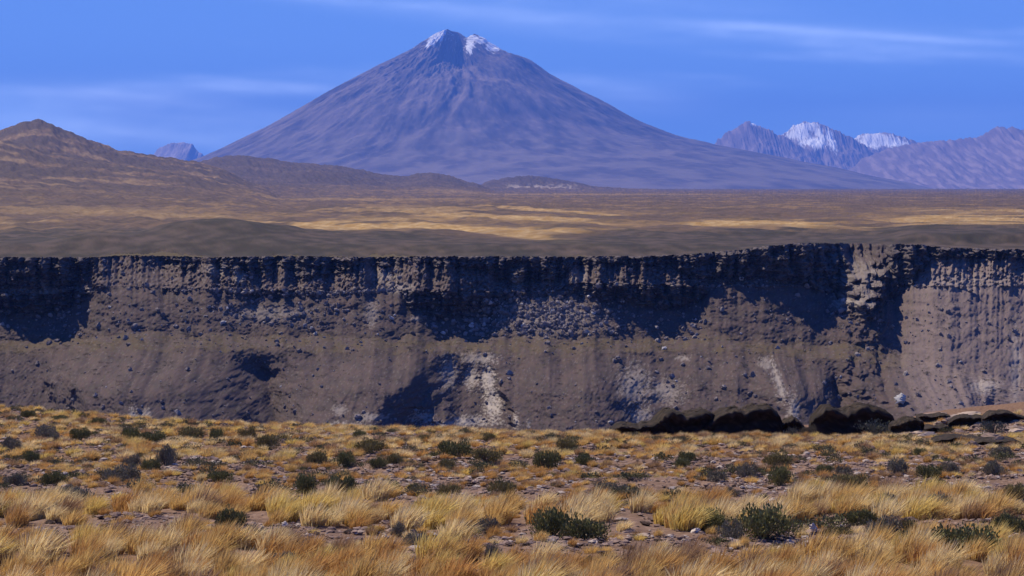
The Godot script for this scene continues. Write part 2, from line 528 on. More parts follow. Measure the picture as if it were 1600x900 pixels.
	var o := put("canyon_wall", grid(NC, total, pos, col), painted())
	tag(o, "far canyon wall of dark basalt cliffs above purple-brown scree slopes", "canyon wall", "", "structure")

# ------------------------------------------------------------------ the plain beyond the rim

const HILL_BIG := [-620.0, 312.0, -300.0, 226.0, -150.0, 232.0, 0.0, 206.0, 25.0, 196.0, 45.0, 190.0, 62.0, 188.0, 78.0, 193.0, 110.0, 207.0, 150.0, 222.0, 190.0, 236.0, 240.0, 243.0, 262.0, 247.0, 300.0, 252.0, 340.0, 262.0, 400.0, 288.0, 460.0, 312.0]
const HILL_NEAR := [-620.0, 316.0, -100.0, 214.0, 0.0, 217.0, 40.0, 225.0, 80.0, 238.0, 140.0, 248.0, 200.0, 258.0, 280.0, 268.0, 360.0, 288.0, 470.0, 316.0]
const HILL_MID := [220.0, 306.0, 270.0, 268.0, 310.0, 252.0, 345.0, 244.0, 380.0, 242.0, 420.0, 247.0, 460.0, 253.0, 520.0, 258.0, 560.0, 264.0, 600.0, 273.0, 630.0, 275.0, 655.0, 271.0, 675.0, 269.5, 700.0, 274.0, 735.0, 285.0, 790.0, 304.0]
const HILL_DARK := [380.0, 306.0, 440.0, 270.0, 480.0, 265.0, 520.0, 268.0, 580.0, 280.0, 650.0, 306.0]
const HILL_PALE := [720.0, 302.0, 770.0, 281.0, 800.0, 276.0, 830.0, 274.5, 860.0, 278.0, 895.0, 284.0, 930.0, 292.0, 990.0, 295.5, 1030.0, 296.5, 1060.0, 302.0]
const GOLD := [  # px, py, rx, ry, tilt, strength of the dry-grass patches
	[670.0, 357.0, 290.0, 6.0, 0.022, 1.0], [500.0, 356.0, 120.0, 5.0, 0.03, 0.8], [780.0, 341.0, 180.0, 5.0, 0.05, 0.85], [850.0, 330.0, 110.0, 2.6, 0.07, 0.9], [640.0, 329.0, 150.0, 6.0, 0.0, 0.55], [620.0, 344.0, 100.0, 5.0, 0.0, 0.6],
	[1170.0, 350.0, 120.0, 7.0, 0.0, 0.9], [1240.0, 353.0, 90.0, 4.0, 0.03, 1.0], [1330.0, 357.0, 90.0, 2.2, 0.03, 0.8], [1520.0, 344.0, 150.0, 9.0, 0.0, 0.85], [1560.0, 331.0, 140.0, 2.0, 0.0, 0.6], [1500.0, 355.0, 130.0, 4.0, -0.02, 0.7],
	[860.0, 376.0, 70.0, 6.0, 0.12, 0.75], [800.0, 366.0, 90.0, 3.0, 0.05, 0.6], [120.0, 334.0, 160.0, 4.0, 0.0, 0.35], [300.0, 340.0, 120.0, 4.0, 0.02, 0.45], [60.0, 348.0, 120.0, 3.0, 0.0, 0.4], [560.0, 312.0, 240.0, 2.0, 0.0, 0.4], [900.0, 304.0, 300.0, 1.3, 0.0, 0.4], [1000.0, 362.0, 90.0, 2.5, 0.02, 0.6]]

func ridge(t: Array, px: float, d: float, dc: float, front: float, back: float, flat: float) -> float:
	if px < t[0] or px > t[t.size() - 2]:
		return 0.0
	var top := -drop_at(curve(t, px)) * dc - flat
	if top <= 0.0:
		return 0.0
	var u := (dc - d) / front if d < dc else (d - dc) / back
	return top * exp(-u * u * 1.4) if d > dc else top / (1.0 + 1.6 * u * u) * (1.0 - smoothstep(1.6, 2.6, u))

func plain_y(px: float, d: float) -> float:
	var flat := -lerpf(19.5, 21.0, smoothstep(900.0, 5000.0, d)) - 0.0004 * maxf(0.0, d - 6000.0)
	var y := flat
	# a long low swell along the rim, higher at the left
	y += 7.0 * exp(-pow(absf(px - 345.0) / 130.0, 2.4) - pow((d - 715.0) / 60.0, 2.0))
	y += 3.0 * exp(-pow((px - 150.0) / 60.0, 2.0) - pow((d - 660.0) / 22.0, 2.0))
	y += 2.0 * exp(-pow((px - 620.0) / 120.0, 2.0) - pow((d - 760.0) / 45.0, 2.0))
	y += 3.0 * smoothstep(1350.0, 1440.0, px) * smoothstep(632.0, 660.0, d + 7.0 * n1.get_noise_2d(px * 0.008, 1.0)) * (1.0 - smoothstep(720.0, 1000.0, d))
	y += (1.0 + 0.0006 * d) * n1.get_noise_2d(px * 0.006 * d * 0.002, d * 0.006) * smoothstep(620.0, 800.0, d)
	var a := ridge(HILL_BIG, px, d, 4200.0, 1100.0, 900.0, flat)
	var b := ridge(HILL_NEAR, px, d, 3200.0, 800.0, 500.0, flat)
	var c := ridge(HILL_MID, px, d, 6200.0, 1100.0, 900.0, flat)
	var e := ridge(HILL_DARK, px, d, 5300.0, 500.0, 400.0, flat)
	var f := ridge(HILL_PALE, px, d, 7600.0, 420.0, 900.0, flat)
	var hills := maxf(maxf(maxf(a, b), maxf(c, e)), f)
	var rough := n2.get_noise_2d(px * d * 0.0000011 * 2.0, d * 0.0011)
	return y + hills * (1.0 - 0.06 * smoothstep(8.0, 40.0, hills) * (0.5 - 0.5 * rough) * (0.0 if absf(d - 4200.0) < 120.0 else 1.0))

func build_plateau() -> void:
	var nv := 460
	var pos := PackedVector3Array()
	var col := PackedColorArray()
	pos.resize(NC * nv)
	col.resize(NC * nv)
	var brown := Color(0.105, 0.069, 0.043)
	var mauve := Color(0.080, 0.058, 0.046)
	var gold := Color(0.29, 0.175, 0.058)
	var straw := Color(0.35, 0.255, 0.125)
	var dark := Color(0.036, 0.032, 0.024)
	var pale := Color(0.25, 0.20, 0.155)
	for i in NC:
		var px := wall_px(i)
		var s := side_at(px)
		var d0 := rim_depth(px)
		var h0 := -drop_at(rim_py(px)) * d0
		var hs := -drop_at(curve(RIM, px)) * 600.0
		for j in nv:
			var t := j / float(nv - 1)
			var d := d0 * pow(20.0, t)
			var away := d - d0
			var y := lerpf(lerpf(h0, hs, smoothstep(0.0, 4.0, away)), plain_y(px, d), smoothstep(0.0, 45.0, d - 596.0))
			pos[j * NC + i] = Vector3(s * d, EYE + y, -d)
			var x := s * d
			var flat := py_of(20.0 / d)          # how far out on the plain this is
			var w1 := n1.get_noise_2d(x * 0.004, d * 0.0035)
			var w2 := n1.get_noise_2d(x * 0.02 + 30.0, d * 0.012)
			var w3 := n1.get_noise_2d(x * 0.09 + 60.0, d * 0.05)
			var c := blend(brown, mauve, 0.5 + 1.2 * w1)
			c = blend(c, gold, smoothstep(0.05, 0.5, w1 + 0.6 * w2) * 0.35)
			c = blend(c, dark, smoothstep(0.1, 0.5, w2 - 0.4 * w1) * 0.45)
			var g := 0.0
			for q in GOLD:
				var ux: float = (px - q[0]) / q[2]
				if absf(ux) < 1.8:
					var uy: float = (flat - q[1] - q[4] * (px - q[0])) / q[3]
					if absf(uy) < 1.8:
						g = maxf(g, q[5] * (1.0 - smoothstep(0.35, 1.25, sqrt(ux * ux + uy * uy) + 0.7 * w2 + 0.35 * w3)))
			c = blend(c, blend(gold, straw, 0.35 + 0.8 * w3), g)
			# shrubs grow thick along the rim
			var rim_far := curve([-600.0, 850.0, 0.0, 850.0, 220.0, 830.0, 400.0, 800.0, 500.0, 800.0, 700.0, 740.0, 820.0, 690.0, 900.0, 700.0, 960.0, 860.0, 1100.0, 830.0, 1250.0, 860.0, 1400.0, 850.0, 2200.0, 850.0], px)
			c = blend(c, blend(dark, mauve, 0.25 + 0.6 * w2 + 0.5 * w3), (1.0 - smoothstep(rim_far - 40.0, rim_far + 25.0, d + 60.0 * w2)) * 0.9)
			# hillsides
			var up := y + 20.0
			if up > 6.0:
				var sq := 0.5 + 0.5 * n1.get_noise_2d(x * 0.0035, d * 0.004 + 9.0)
				var hc := blend(Color(0.075, 0.054, 0.038), Color(0.14, 0.09, 0.052), smoothstep(0.45, 0.8, sq))
				hc = blend(hc, straw, smoothstep(0.70, 0.80, sq + 0.25 * w2) * 0.22)
				if d > 4700.0:
					hc = blend(hc, Color(0.075, 0.055, 0.046), 0.7)
				c = blend(c, hc, smoothstep(6.0, 25.0, up))
			if d > 7000.0 and px > 785.0 and px < 910.0 and up > 1.5:
				var q2 := n1.get_noise_2d(px * 0.07, d * 0.004)
				c = blend(c, pale, smoothstep(-0.15, 0.2, q2) * (1.0 - smoothstep(18.0, 30.0, up)) * smoothstep(785.0, 800.0, px) * (1.0 - smoothstep(895.0, 908.0, px)))
			col[j * NC + i] = c * (0.9 + 0.25 * w3)
	var o := put("plateau", grid(NC, nv, pos, col), painted())
	tag(o, "wide dry plain with golden grass patches and brown hills beyond the canyon rim", "plain", "", "structure")

# ------------------------------------------------------------------ volcano and far ranges

const CONE_LEFT := [0.0, 0.0, 20.0, -2.0, 35.0, 3.0, 50.0, 12.0, 75.0, 27.0, 110.0, 43.0, 150.0, 63.0, 185.0, 82.0, 240.0, 114.0, 290.0, 142.0, 330.0, 162.0, 390.0, 190.0, 430.0, 204.0, 500.0, 224.0, 600.0, 240.0, 760.0, 256.0]
const CONE_RIGHT := [0.0, 0.0, 20.0, 12.0, 45.0, 14.0, 60.0, 20.0, 75.0, 32.0, 100.0, 35.0, 115.0, 42.0, 155.0, 70.0, 215.0, 100.0, 285.0, 138.0, 345.0, 161.0, 405.0, 175.0, 480.0, 188.0, 560.0, 205.0, 660.0, 228.0, 760.0, 250.0]
const SNOW := [  # metres right of the summit, metres below it, half sizes
	[-165.0, 40.0, 60.0, 70.0], [-235.0, 115.0, 40.0, 50.0], [-130.0, 15.0, 40.0, 40.0], [-205.0, 60.0, 60.0, 40.0], [125.0, 115.0, 45.0, 90.0], [160.0, 75.0, 70.0, 34.0], [345.0, 130.0, 75.0, 85.0], [320.0, 85.0, 100.0, 44.0], [240.0, 100.0, 90.0, 30.0], [250.0, 62.0, 80.0, 12.0], [380.0, 140.0, 25.0, 40.0], [130.0, 190.0, 14.0, 50.0], [-260.0, 150.0, 25.0, 30.0]]

func build_volcano() -> void:
	var dist := 18000.0
	var unit := dist / F                                  # metres per pixel of the 1600 px frame at that distance
	var centre_x := side_at(715.0) * dist
	var summit := -drop_at(50.0) * dist
	var nu := 960
	var nv := 190
	var pos := PackedVector3Array()
	var col := PackedColorArray()
	pos.resize(nu * nv)
	col.resize(nu * nv)
	for j in nv:
		var t := j / float(nv - 1)
		var r := 760.0 * (0.35 * t + 0.65 * t * t)         # in pixel units
		var sm := minf(r * 0.10, 22.0)
		var yl := (curve(CONE_LEFT, r - sm) + curve(CONE_LEFT, r - sm * 0.5) + curve(CONE_LEFT, r) + curve(CONE_LEFT, r + sm * 0.5) + curve(CONE_LEFT, r + sm)) / 5.0
		var yr := (curve(CONE_RIGHT, r - sm) + curve(CONE_RIGHT, r - sm * 0.5) + curve(CONE_RIGHT, r) + curve(CONE_RIGHT, r + sm * 0.5) + curve(CONE_RIGHT, r + sm)) / 5.0
		for i in nu:
			var th := TAU * i / nu                           # 0 right, PI/2 towards the viewer
			var cx := cos(th)
			var cz := sin(th)
			var k := 0.5 + 0.5 * cx
			k = k * k * (3.0 - 2.0 * k)
			var fall := lerpf(yl, yr, k)
			var rr := r * unit
			# ridges and gullies run down the slopes
			var aa := th * 3.0 + 0.0012 * r + 0.5 * n3.get_noise_2d(cx * 2.0, cz * 2.0 + r * 0.004)
			var big := n1.get_noise_3d(cos(aa / 3.0) * 3.0, sin(aa / 3.0) * 3.0, r * 0.005 + 5.0)
			var mid := n2.get_noise_3d(cx * 7.0, cz * 7.0, r * 0.005 + 1.0)
			var small := n1.get_noise_3d(cx * 16.0, cz * 16.0, r * 0.05)
			var env := smoothstep(10.0, 120.0, r) * (1.0 - smoothstep(380.0, 720.0, r))
			var cut := env * (15.0 * (0.5 - 0.5 * big) + 3.5 * (0.5 - 0.5 * mid)) + smoothstep(6.0, 30.0, r) * (1.4 + 1.6 * (1.0 - smoothstep(120.0, 300.0, r))) * small
			# the sides seen against the sky keep their outline
			cut *= lerpf(0.25, 1.0, smoothstep(0.05, 0.4, absf(cz)))
			# a breached hollow below the summit opens towards the viewer
			var off := angle_difference(th, PI * 0.5 - 0.12)
			cut += 26.0 * exp(-pow(off / 0.42, 2.0)) * smoothstep(2.0, 26.0, r) * (1.0 - smoothstep(60.0, 190.0, r)) * maxf(cz, 0.0)
			cut -= 9.0 * exp(-pow((off - 0.72) / 0.18, 2.0)) * smoothstep(10.0, 40.0, r) * (1.0 - smoothstep(80.0, 260.0, r))
			cut -= 10.0 * exp(-pow((off + 0.6) / 0.2, 2.0)) * smoothstep(10.0, 40.0, r) * (1.0 - smoothstep(60.0, 160.0, r))
			var y := summit - (fall + cut) * unit
			var x := centre_x + cx * rr
			var z := -dist + cz * rr * 0.95
			pos[j * nu + i] = Vector3(x, EYE + y, z)
			var g := 0.5 + 0.5 * n1.get_noise_3d(cx * 7.0, cz * 7.0, r * 0.012 + 3.0)
			var g2 := 0.5 + 0.5 * n1.get_noise_3d(cx * 22.0, cz * 22.0, r * 0.06 + 3.0)
			var c := blend(Color(0.085, 0.066, 0.062), Color(0.185, 0.14, 0.12), smoothstep(0.3, 0.75, g))
			c = blend(c, Color(0.25, 0.19, 0.16), smoothstep(0.62, 0.8, g2) * 0.4)
			c = blend(c, Color(0.14, 0.115, 0.09), 0.4 * smoothstep(0.5, 0.56, g + 0.25 * (g2 - 0.5)) if r > 330.0 else 0.0)
			if cz > -0.35:
				var dx := x - centre_x
				var dy := (fall + cut) * unit
				for q in SNOW:
					var ux: float = (dx - q[0]) / q[2]
					var uy: float = (dy - q[1]) / q[3]
					var e := sqrt(ux * ux + uy * uy) + 1.2 * (g2 - 0.5) + 0.5 * (g - 0.5)
					c = blend(c, Color(0.86, 0.86, 0.86), 1.0 - smoothstep(0.75, 1.05, e))
				if dy < 330.0:
					c = blend(c, Color(0.8, 0.8, 0.8), smoothstep(0.66, 0.74, g2) * (1.0 - smoothstep(150.0, 330.0, dy + 120.0 * g)) * 0.7)
			col[j * nu + i] = c
	var o := put("volcano", grid(nu, nv, pos, col, true), painted())
	tag(o, "tall conical volcano with small snow patches round its notched summit", "volcano", "", "structure")

func range_mesh(t: Array, dist: float, px0: float, px1: float, deep: float, rough: float, snow: Array, rock: Color, seed_at: float) -> ArrayMesh:
	var nu := 420
	var nv := 130
	var pos := PackedVector3Array()
	var col := PackedColorArray()
	pos.resize(nu * nv)
	col.resize(nu * nv)
	var unit := dist / F
	var foot := -drop_at(299.0) * dist
	for i in nu:
		var px := lerpf(px0, px1, i / float(nu - 1))
		var top := -drop_at(curve(t, px) + 1.6 * rough * n1.get_noise_2d(px * 0.07, seed_at)) * dist
		for j in nv:
			var v := j / float(nv - 1) * 2.0 - 0.7            # -0.7 behind, 0 crest, 1.3 in front
			var z := v * deep
			var x := side_at(px) * dist
			var u := absf(v)
			var hgt := maxf(top - foot, 0.0)
			var prof := pow(maxf(0.0, 1.0 - u), 1.35)
			var rid := n1.get_noise_2d(px * 0.02 + v * 0.9 + seed_at, v * 2.2)
			var fine := n1.get_noise_2d(px * 0.16 + seed_at, v * 9.0)
			var y := foot + hgt * prof
			y -= rough * unit * smoothstep(0.0, 0.14, u) * (1.0 - smoothstep(0.7, 1.1, u)) * (7.0 * (0.5 - 0.5 * rid))
			y += rough * unit * 0.9 * fine * (1.0 - smoothstep(0.6, 1.0, u))
			if u > 1.0:
				y = foot - (u - 1.0) * 120.0
			pos[j * nu + i] = Vector3(x, EYE + y, -dist + z)
			var py := py_of(-y / (dist - z))
			var g := 0.5 + 0.5 * n1.get_noise_2d(px * 0.07 + seed_at, v * 5.0)
			var g2 := 0.5 + 0.5 * n1.get_noise_2d(px * 0.35 + seed_at, v * 16.0)
			var c := blend(rock, rock * 1.6, smoothstep(0.4, 0.75, g))
			for q in snow:
				var ux: float = (px - q[0]) / q[2]
				var uy: float = (py - q[1]) / q[3]
				var e := sqrt(ux * ux + uy * uy) + 1.0 * (g2 - 0.5) + 0.6 * (g - 0.5)
				c = blend(c, Color(0.86, 0.86, 0.86), 1.0 - smoothstep(0.7, 1.1, e))
			col[j * nu + i] = c
	return grid(nu, nv, pos, col)

func build_far_mountains() -> void:
	var rock := Color(0.18, 0.132, 0.12)
	var m := painted()
	var o := put("mountain", range_mesh([1080.0, 300.0, 1105.0, 240.0, 1122.0, 217.0, 1140.0, 204.0, 1158.0, 193.0, 1168.0, 190.0, 1180.0, 194.0, 1196.0, 200.0, 1215.0, 210.0, 1260.0, 232.0, 1330.0, 300.0], 25000.0, 1075.0, 1335.0, 2600.0, 1.5, [[1180.0, 193.0, 10.0, 3.0]], rock, 3.0), m)
	tag(o, "pointed bare mountain just right of the volcano's long flank", "mountain", "", "structure")
	o = put("mountain", range_mesh([1180.0, 300.0, 1205.0, 225.0, 1222.0, 208.0, 1240.0, 195.0, 1256.0, 190.0, 1275.0, 192.0, 1300.0, 200.0, 1325.0, 212.0, 1345.0, 224.0, 1420.0, 300.0], 26500.0, 1175.0, 1425.0, 2600.0, 1.6, [[1250.0, 199.0, 22.0, 8.0], [1244.0, 210.0, 20.0, 11.0], [1265.0, 196.0, 14.0, 5.0], [1290.0, 218.0, 9.0, 18.0], [1262.0, 222.0, 22.0, 10.0], [1275.0, 208.0, 8.0, 10.0]], rock, 17.0), m)
	tag(o, "sharp mountain with a broad white snow face, right of the pointed peak", "mountain", "", "structure")
	o = put("mountain", range_mesh([1290.0, 300.0, 1320.0, 225.0, 1342.0, 210.0, 1365.0, 208.0, 1390.0, 207.0, 1412.0, 215.0, 1440.0, 224.0, 1520.0, 300.0], 27500.0, 1285.0, 1525.0, 2600.0, 1.2, [[1365.0, 214.0, 32.0, 7.0], [1385.0, 222.0, 26.0, 8.0], [1352.0, 222.0, 16.0, 11.0]], rock, 29.0), m)
	tag(o, "low flat-topped mountain with a white snowfield, between snow peak and right ridge", "mountain", "", "structure")
	o = put("mountain", range_mesh([1300.0, 300.0, 1350.0, 246.0, 1390.0, 231.0, 1430.0, 223.0, 1480.0, 219.0, 1530.0, 213.0, 1542.0, 206.0, 1548.0, 200.0, 1562.0, 197.0, 1570.0, 200.0, 1580.0, 198.0, 1592.0, 203.0, 1605.0, 204.0, 1680.0, 196.0, 1800.0, 215.0, 1960.0, 300.0], 22500.0, 1295.0, 1965.0, 4200.0, 1.3, [], rock * 0.95, 41.0), m)
	tag(o, "broad brown mountain ridge with a rocky crown at the right edge", "mountain", "", "structure")
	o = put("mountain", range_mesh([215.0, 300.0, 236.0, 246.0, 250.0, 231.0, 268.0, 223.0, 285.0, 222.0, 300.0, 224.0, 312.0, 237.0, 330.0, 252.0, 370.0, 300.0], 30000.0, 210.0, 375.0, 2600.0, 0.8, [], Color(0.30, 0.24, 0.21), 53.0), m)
	tag(o, "small flat-topped blue mountain on the skyline left of the volcano", "mountain", "", "structure")

# ------------------------------------------------------------------ stones and bushes on the canyon side

func stone_mesh(k: int, lumpy := 0.45) -> ArrayMesh:
	var nu := 10
	var nv := 7
	var st := SurfaceTool.new()
	st.begin(Mesh.PRIMITIVE_TRIANGLES)
	st.set_smooth_group(-1)
	var pts := []
	for j in nv + 1:
		for i in nu:
			var a := TAU * (i + 0.5 * (j % 2)) / nu
			var b := PI * j / nv
			var v := Vector3(cos(a) * sin(b), cos(b), sin(a) * sin(b))
			var r := 1.0 + lumpy * n3.get_noise_3d(v.x * 0.9 + k * 9.0, v.y * 0.9, v.z * 0.9) + 0.25 * lumpy * n3.get_noise_3d(v.x * 3.0 + k * 5.0, v.y * 3.0, v.z * 3.0)
			# split faces: clip against a few random planes
			var w := v * r
			for q in 5:
				var pn := Vector3(sin(k * 3.1 + q * 2.3), 0.8 * sin(k * 1.7 + q * 4.1), cos(k * 2.3 + q * 1.9)).normalized()
				var over := w.dot(pn) - 0.72
				if over > 0.0:
					w -= pn * over
			pts.append(Vector3(w.x, w.y * 0.72, w.z))
	for j in nv:
		for i in nu:
			var a: Vector3 = pts[j * nu + i]
			var b: Vector3 = pts[j * nu + (i + 1) % nu]
			var c: Vector3 = pts[(j + 1) * nu + i]
			var e: Vector3 = pts[(j + 1) * nu + (i + 1) % nu]
			for p in ([a, b, c, b, e, c] if j % 2 == 1 else [a, e, c, a, b, e]):
				st.add_vertex(p)
	st.generate_normals()
	return st.commit()

func rock_material() -> StandardMaterial3D:
	var m := painted(0.9)
	var t := NoiseTexture2D.new()
	var n := FastNoiseLite.new()
	n.seed = 31
	n.frequency = 0.03
	n.fractal_octaves = 5
	t.noise = n
	t.width = 256
	t.height = 256
	t.seamless = true
	var g := Gradient.new()
	g.set_color(0, Color(0.62, 0.60, 0.60))
	g.set_color(1, Color(1, 1, 1))
	t.color_ramp = g
	m.albedo_texture = t
	m.uv1_triplanar = true
	m.uv1_scale = Vector3(1.3, 1.3, 1.3)
	return m

var rock_mat: StandardMaterial3D
var stones := []

func scatter(called: String, meshes: Array, m: Material, items: Array, label: String, category: String) -> void:
	# one object for what nobody could count: parts are the mesh variants
	var root := Node3D.new()
	root.name = numbered(called)
	add_child(root, true)
	tag(root, label, category, "", "stuff")
	for k in meshes.size():
		var mine := []
		for it in items:
			if it[0] % meshes.size() == k:
				mine.append(it)
		if mine.is_empty():
			continue
		var mm := MultiMesh.new()
		mm.transform_format = MultiMesh.TRANSFORM_3D
		mm.use_colors = true
		mm.mesh = meshes[k]
		mm.instance_count = mine.size()
		for i in mine.size():
			mm.set_instance_transform(i, mine[i][1])
			mm.set_instance_color(i, mine[i][2])
		var o := MultiMeshInstance3D.new()
		o.name = called + "_clumps"
		o.multimesh = mm
		o.material_override = m
		o.set_meta("kind", "stuff")
		root.add_child(o, true)

func turned(p: Vector3, size: Vector3, wild := false) -> Transform3D:
	var b := Basis(Vector3.UP, rng.randf() * TAU)
	if wild:
		b = Basis(Vector3(rng.randf() - 0.5, rng.randf() - 0.5, rng.randf() - 0.5).normalized(), rng.randf() * TAU)
	return Transform3D(b.scaled_local(size), p)

func build_canyon_scatter() -> void:
	rock_mat = rock_material()
	for k in 8:
		stones.append(stone_mesh(k))
	var items := []
	var bushes := []
	for tries in 60000:
		var i := rng.randi_range(40, NC - 41)
		var row := rng.randi_range(54, wall_rows - 16)
		var p := wall_pos[row * NC + i]
		var px := 800.0 + p.x / -p.z * F
		var py := py_of((EYE - p.y) / -p.z)
		var fall := exp(-pow((px - 855.0) / 75.0, 2.0)) * smoothstep(462.0, 475.0, py) * (1.0 - smoothstep(515.0, 530.0, py))
		var apron := smoothstep(470.0, 490.0, py) * (1.0 - smoothstep(520.0, 545.0, py)) * (0.25 + 0.75 * smoothstep(0.0, 0.4, n3.get_noise_2d(px * 0.01, 3.0)))
		var chance := 0.022 + 0.95 * fall + 0.10 * apron
		if px > 330.0 and px < 620.0 and py < 510.0:
			chance += 0.10
		if rng.randf() < chance:
			var z := 0.25 + 0.75 * pow(rng.randf(), 3.5)
			var c := Color(0.20, 0.165, 0.15).lerp(Color(0.36, 0.32, 0.30), rng.randf())
			if rng.randf() < 0.05:
				c = Color(0.6, 0.57, 0.53)
			items.append([rng.randi() % 8, turned(p + Vector3(0, z * 0.2, 0), Vector3(z * 1.1, z, z), true), c])
		elif rng.randf() < 0.13 and py > 470.0:
			var z := 0.3 + 0.65 * pow(rng.randf(), 3.0)
			bushes.append([rng.randi() % 4, turned(p, Vector3(z * 1.3, z, z * 1.3)), Color(0.06, 0.058, 0.036).lerp(Color(0.12, 0.10, 0.055), rng.randf())])
	scatter("rubble", stones, rock_mat, items, "loose blocks and rubble below the far basalt cliffs", "rubble")
	var clumps := []
	for k in 4:
		clumps.append(leafy(k, 70, 0.17, 1.0, 0.75))
	scatter("scrub", clumps, leaf_material(), bushes, "scattered dark scrub dotted over the far canyon slopes", "scrub")
	# the few bushes and the pale block over there that one can point at
	var spots := [[640.0, 546.0, 16.0, "dark bush on the canyon bench below the tall middle cliff"], [1035.0, 545.0, 20.0, "wide dark bush on the canyon bench, straight below the far cliff's lowest foot"], [440.0, 557.0, 17.0, "dark bush at the head of the left ravine on the canyon bench"],
		[145.0, 579.0, 12.0, "dark bush on the rounded spur under the left cliff"], [1165.0, 572.0, 15.0, "dark bush on the spur left of the green ravine"], [1450.0, 585.0, 14.0, "dark bush below the smooth right scree slope"]]
	for q in spots:
		var p := wall_hit(q[0], q[1])
		var z: float = q[2] * -p.z / F
		var root := Node3D.new()
		root.name = numbered("canyon_bush")
		root.position = p
		root.rotation.y = rng.randf() * TAU
		add_child(root, true)
		root.scale = Vector3(z * 0.5, z * 0.42, z * 0.5)
		var f := put("foliage", leafy(int(q[0]), 260, 0.12, 1.0, 0.8, Color(0.085, 0.08, 0.048)), leaf_material(), root)
		put("stem", twigs(3, 8), twig_material(), root)
		tag(root, q[3], "bush", "bushes on the far canyon side")
	var w := wall_hit(1411.0, 632.0)
	var b := put("pale_boulder", stone_mesh(21, 0.5), painted(0.9, Color(0.40, 0.38, 0.34)))
	b.position = w + Vector3(0, 1.4, 0)
	b.scale = Vector3(1.7, 2.0, 1.5)
	tag(b, "whitish boulder at the canyon foot above the dark overhanging rock", "boulder")

func wall_hit(px: float, py: float) -> Vector3:
	var best := 1e9
	var found := Vector3.ZERO
	for i in NC:
		if absf(wall_px(i) - px) > 22.0:
			continue
		for row in range(0, wall_rows):
			var p := wall_pos[row * NC + i]
			var e := absf(800.0 + p.x / -p.z * F - px) + absf(py_of((EYE - p.y) / -p.z) - py)
			if e < best:
				best = e
				found = p
	return found

# ------------------------------------------------------------------ shrubs

func leaf_material() -> StandardMaterial3D:
	var m := painted(0.8)
	m.backlight_enabled = true
	m.backlight = Color(0.35, 0.35, 0.35)
	return m

func twig_material() -> StandardMaterial3D:
	var m := StandardMaterial3D.new()
	m.albedo_color = Color(0.11, 0.08, 0.06).linear_to_srgb()
	m.roughness = 0.95
	return m

func leafy(k: int, count: int, leaf: float, wide: float, high: float, c := Color.WHITE) -> ArrayMesh:
	# sprays of small leaves in lumps over a dome of radius 1
	var r := RandomNumberGenerator.new()
	r.seed = 100 + k
	var pos := PackedVector3Array()
	var nor := PackedVector3Array()
	var col := PackedColorArray()
	var lumps := []
	for q in 18:
		var a := r.randf() * TAU
		var rad := sqrt((q + r.randf()) / 18.0) * 0.78
		lumps.append([Vector3(cos(a) * rad * wide, (0.22 + 0.40 * r.randf()) * high * (1.0 - 0.5 * rad * rad), sin(a) * rad * wide), 0.26 + 0.18 * r.randf(), 0.75 + 0.5 * r.randf()])
	for q in count:
		var l: Array = lumps[r.randi() % lumps.size()]
		var dir := Vector3(r.randfn(), r.randfn() * 0.8 + 0.35, r.randfn()).normalized()
		var p: Vector3 = l[0] + dir * float(l[1]) * pow(r.randf(), 0.35)
		if p.y < 0.01:
			p.y = 0.02 + 0.05 * r.randf()
		var up := (dir * 0.7 + Vector3(0, 0.9, 0) + Vector3(r.randfn(), r.randfn(), r.randfn()) * 0.25).normalized()
		var sd := up.cross(Vector3(r.randfn(), r.randfn(), r.randfn())).normalized()
		var ln := leaf * (0.6 + 0.8 * r.randf())
		var wd := ln * 0.26
		var n := up.cross(sd).normalized()
		var tone: float = float(l[2]) * (0.7 + 0.6 * r.randf())
		var cc := Color(c.r * tone, c.g * tone, c.b * tone)
		if r.randf() < 0.08:
			cc = Color(c.r * 1.9, c.g * 1.6, c.b * 1.5)
		for v in [p - up * ln * 0.5, p + sd * wd, p + up * ln * 0.5, p - up * ln * 0.5, p + up * ln * 0.5, p - sd * wd]:
			pos.append(v)
			nor.append(n)
			col.append(cc)
	var arr := []
	arr.resize(Mesh.ARRAY_MAX)
	arr[Mesh.ARRAY_VERTEX] = pos
	arr[Mesh.ARRAY_NORMAL] = nor
	arr[Mesh.ARRAY_COLOR] = col
	var m := ArrayMesh.new()
	m.add_surface_from_arrays(Mesh.PRIMITIVE_TRIANGLES, arr)
	return m

func twigs(k: int, count: int) -> ArrayMesh:
	var r := RandomNumberGenerator.new()
	r.seed = 500 + k
	var st := SurfaceTool.new()
	st.begin(Mesh.PRIMITIVE_TRIANGLES)
	for q in count:
		var a := r.randf() * TAU
		var out := 0.15 + 0.6 * sqrt(r.randf())
		var p0 := Vector3(cos(a) * 0.08, -0.05, sin(a) * 0.08)
		var p2 := Vector3(cos(a) * out, 0.35 + 0.5 * r.randf() * (1.0 - 0.4 * out), sin(a) * out)
		var p1 := p0.lerp(p2, 0.5) + Vector3(r.randfn(), 0.5, r.randfn()) * 0.06
		var pts := [p0, p1, p2]
		var rad := [0.035, 0.022, 0.008]
		for g in 2:
			var x := Vector3(-sin(a), 0, cos(a))
			var y := Vector3(cos(a), 0.4, sin(a)).normalized()
			for e in 3:
				var u0 := x * cos(TAU * e / 3.0) + y * sin(TAU * e / 3.0)
				var u1 := x * cos(TAU * (e + 1) / 3.0) + y * sin(TAU * (e + 1) / 3.0)
				var A: Vector3 = pts[g] + u0 * rad[g]
				var B: Vector3 = pts[g] + u1 * rad[g]
				var C: Vector3 = pts[g + 1] + u0 * rad[g + 1]
				var D: Vector3 = pts[g + 1] + u1 * rad[g + 1]
				for v in [A, B, C, B, D, C]:
					st.add_vertex(v)
	st.generate_normals()
	return st.commit()

